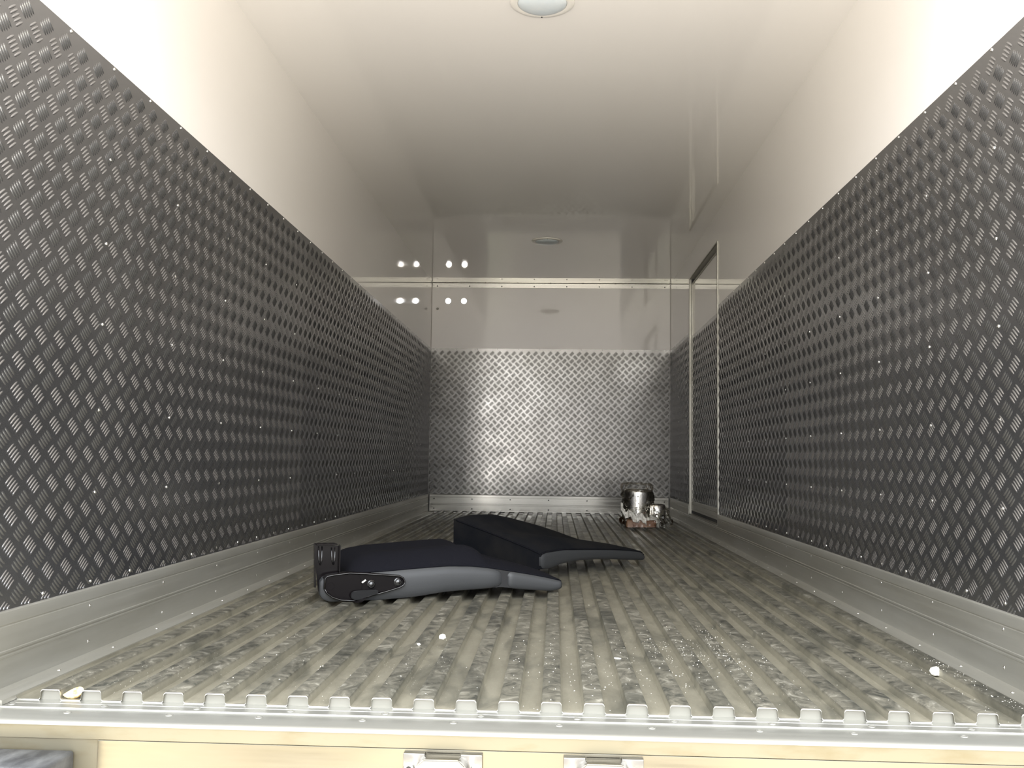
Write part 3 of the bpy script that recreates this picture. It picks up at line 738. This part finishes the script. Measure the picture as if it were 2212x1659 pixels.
bm = bmesh.new(); tube(bm, [(-.001, t, rtop(0, t) - .004) for t in np.linspace(.012, WR - .015, 40)], .0022); obj('piping', bm, 'fabric', rc, smooth=True)
bm = bmesh.new()       # recliner bracket underneath that carries the raised side
prism(bm, [(.06, .0185), (.12, .0185), (.11, .115), (.05, .115)], 'y', WR - .075, WR - .071)
prism(bm, [(.06, .0185), (.12, .0185), (.12, .022), (.06, .022)], 'y', WR - .105, WR - .071)
box(bm, .08, .084, .16, WR - .071, .072, .078); box(bm, .08, .12, .16, .164, .0185, .082)
tag(obj('floor_bracket', bm, 'blackmetal', rr_), 'black steel bracket under the cushion')

# ================================================================== wrapped stainless part in the far right corner
wp = empty('wrapped_canister', (.60, 4.62, 0), 'polished stainless canister in cling film on a brown base in the far right corner', 'wrapped part')
bm = bmesh.new(); lathe(bm, (-.002, .02, .068), (0.03, 0, 1), [(.088, 0), (.0925, .004), (.0935, .05), (.0935, .178), (.091, .190), (.082, .198), (.060, .202), (0, .203)], 48, True)
tag(obj('canister', bm, 'chrome', wp, smooth=40), 'polished steel cylinder')
bm = bmesh.new(); lathe(bm, (.125, .03, .075), (-.02, 0, 1), [(.055, 0), (.060, .004), (.061, .08), (.055, .092), (.030, .098), (0, .099)], 40, True)
tag(obj('side_fitting', bm, 'chrome', wp, smooth=40), 'short polished steel fitting beside the cylinder')
bm = bmesh.new(); box(bm, -.080, .112, -.075, .10, .0182, .068, .008, 3)
for v in bm.verts: v.co += Vector((rng.uniform(-.003, .003), rng.uniform(-.003, .003), rng.uniform(0, .004)))
tag(obj('cardboard_base', bm, 'cardboard', wp, smooth=30), 'reddish brown cardboard base')
# crumpled film: lumpy shell round everything
from mathutils import noise as mn
def film_shell(bm, prof, n, amp, freq, seed, zamp=.5):
    """prof: list of (z, cx, cy, rx, ry)"""
    rings = []
    for z, cx_, cy_, rx, ry in prof:
        ring = []
        for i in range(n):
            a = 2 * math.pi * i / n; p = Vector((cx_ + rx * math.cos(a), cy_ + ry * math.sin(a), z))
            d = Vector((math.cos(a), math.sin(a), 0)); w_ = mn.turbulence(p * freq + Vector((seed, 0, 0)), 3, True) 
            p += d * (w_ - .45) * amp; p.z += (mn.noise(p * freq * 1.3 + Vector((0, seed, 0)))) * amp * zamp
            p.z = max(p.z, .0185)
            ring.append(bm.verts.new(p))
        rings.append(ring)
    for A_, B_ in zip(rings, rings[1:]):
        for i in range(n): bm.faces.new((A_[i], A_[(i + 1) % n], B_[(i + 1) % n], B_[i]))
bm = bmesh.new()
prof = [(.020 + .011 * k, .035 - .037 * min(1, max(0, (k - 6) / 9)), .02, .150 - .047 * min(1, max(0, (k - 4) / 9)), .115 - .015 * min(1, k / 10)) for k in range(26)] + [(.302, -.002, .02, .09, .088), (.306, -.002, .02, .06, .06), (.300, -.002, .02, .02, .02)]
film_shell(bm, prof, 72, .022, 26, 3.0)
f1 = obj('cling_film', bm, 'film', wp, smooth=30); tag(f1, 'clear crumpled cling film')
bm = bmesh.new()
prof = [(.020 + .010 * k, .155, .01, .062 + .012 * math.sin(k * .5), .070) for k in range(13)]
film_shell(bm, prof, 48, .04, 30, 9.0)
obj('cling_film', bm, 'film', wp, smooth=30)
mw = mat('milky_film', (.80, .78, .72), rough=.16, spec=.8, bump=(40, .8, .01)); M['milky'] = mw
bm = bmesh.new()
rg = []
for i in range(40):        # twisted milky band slung round the front of the canister
    a = math.radians(-172 + 172 * i / 39); zc = .165 - .115 * (i / 39) ** .45 + .012 * math.sin(i * .7); rad = .108 + .006 * math.sin(i * 1.9)
    hw = .020 + .010 * math.sin(i * .8) ** 2
    rg.append([bm.verts.new((rad * math.cos(a) + .0 + (.03 if i > 30 else 0), .02 + rad * math.sin(a) * .98 - .004 * math.sin(j * 2.1 + i), zc + hw * (j / 5 - .5) * 2 + .003 * math.sin(i * 2.3 + j))) for j in range(6)])
for A_, B_ in zip(rg, rg[1:]):
    for j in range(5): bm.faces.new((A_[j], A_[j + 1], B_[j + 1], B_[j]))
o = obj('film_band', bm, 'milky', wp, smooth=30); tag(o, 'milky folded band of film'); md = o.modifiers.new('s', 'SOLIDIFY'); md.thickness = .0012

# ================================================================== litter on the floor
def chip(name, loc, size, mt, label, cat, seed, flat=.6):
    r = np.random.default_rng(seed); bm = bmesh.new(); bmesh.ops.create_icosphere(bm, subdivisions=2, radius=1.0)
    for v in bm.verts:
        d = 1 + .35 * mn.noise(Vector(v.co) * 1.4 + Vector((seed, 0, 0)))
        c = [max(-.72, min(.72, x)) for x in v.co]; v.co = Vector((c[0] * size[0], c[1] * size[1], c[2] * size[2])) * d
    zmin = min(v.co.z for v in bm.verts)
    for v in bm.verts: v.co.z -= zmin
    o = obj(name, bm, mt, smooth=25); o.location = loc; o.rotation_euler = (0, 0, seed); tag(o, label, cat); return o
chip('foam_chip', (-.2145, .575, .0178), (.0095, .008, .008), 'white', 'small white foam chip on a rib in front of the near seat back', 'debris', 1)
chip('foam_chip', (.884, .376, .0003), (.014, .011, .013), 'white', 'larger cream foam chunk by the right skirting', 'debris', 2)
# curled yellow scrap at the left end of the ribs: a shallow cup
bm = bmesh.new(); rings = []
for i, (rr0, hh) in enumerate([(.0, .0), (.006, .0004), (.011, .0025), (.0145, .007), (.016, .011)]):
    rings.append([bm.verts.new((rr0 * math.cos(a) * 1.15, rr0 * math.sin(a) * .8, hh + .002 * math.sin(2 * a) * (i / 4))) for a in [2 * math.pi * k / 24 for k in range(24)]] if rr0 else [bm.verts.new((0, 0, 0))])
for A_, B_ in zip(rings, rings[1:]):
    for i in range(24):
        j = (i + 1) % 24
        bm.faces.new((A_[0], B_[i], B_[j]) if len(A_) == 1 else (A_[i], A_[j], B_[j], B_[i]))
o = obj('plastic_scrap', bm, 'shell', smooth=True); o.location = (-.841, .010, .0012); o.rotation_euler = (math.radians(22), math.radians(-12), .3)
md = o.modifiers.new('s', 'SOLIDIFY'); md.thickness = .0012
tag(o, 'curled yellow plastic scrap at the sill beside the left ribs', 'debris')
chip('white_flake', (-.262, .500, .0178), (.012, .005, .0022), 'white', 'flat torn white flake left of the small foam chip', 'debris', 5)
chip('white_flake', (.197, .395, .0178), (.010, .0025, .0016), 'white', 'thin white flake on a rib right of the middle of the floor', 'debris', 6)
# crumbs and aluminium swarf, uncountable
def in_groove(x):
    k = round((x - ribs[0]) / .07775); c = ribs[max(0, min(23, k))]; d = abs(x - c)
    return .0182 if d < .0145 else (.0003 if d > .025 else None)
V, Fc = [], []
clusters = [(.335, .50, .06, .16, 200), (.455, .52, .035, .15, 260), (.12, .30, .10, .20, 160), (-.30, .35, .25, .25, 80), (.0, 1.0, .85, .8, 200), (.90, .26, .03, .20, 260), (-.55, .45, .2, .3, 60), (.0, .25, .8, .2, 110)]
for cx_, cy_, sx, sy, n in clusters:
    for _ in range(n):
        x, y = rng.normal(cx_, sx), rng.normal(cy_, sy)
        if abs(x) > .94 or y < .005 or y > 4: continue
        z = in_groove(x)
        if z is None: continue
        if -.75 < x < .15 and 1.0 < y < 2.0: continue
        s_ = rng.uniform(.0003, .0009) * (1.6 if rng.random() < .06 else 1); a = rng.uniform(0, 3.14); k = len(V); st_ = rng.uniform(1, 2.2)
        for dx, dy in ((-1, -.7), (1, -.6), (.8, .8), (-.7, .6)):
            X = dx * s_ * st_; Y = dy * s_; V.append((x + X * math.cos(a) - Y * math.sin(a), y + X * math.sin(a) + Y * math.cos(a), z))
        V.append((x, y, z + s_ * 1.1)); Fc += [(k, k + 1, k + 4), (k + 1, k + 2, k + 4), (k + 2, k + 3, k + 4), (k + 3, k, k + 4), (k + 3, k + 2, k + 1, k)]
me = bpy.data.meshes.new('floor_crumbs'); me.from_pydata(V, [], Fc); me.update()
M['crumb'] = mat('pale_dust_and_swarf', (.78, .75, .66), rough=.5)
o = obj('floor_crumbs', me, 'crumb'); tag(o, 'pale crumbs and metal swarf scattered over the ribbed floor', 'debris', kind='stuff')
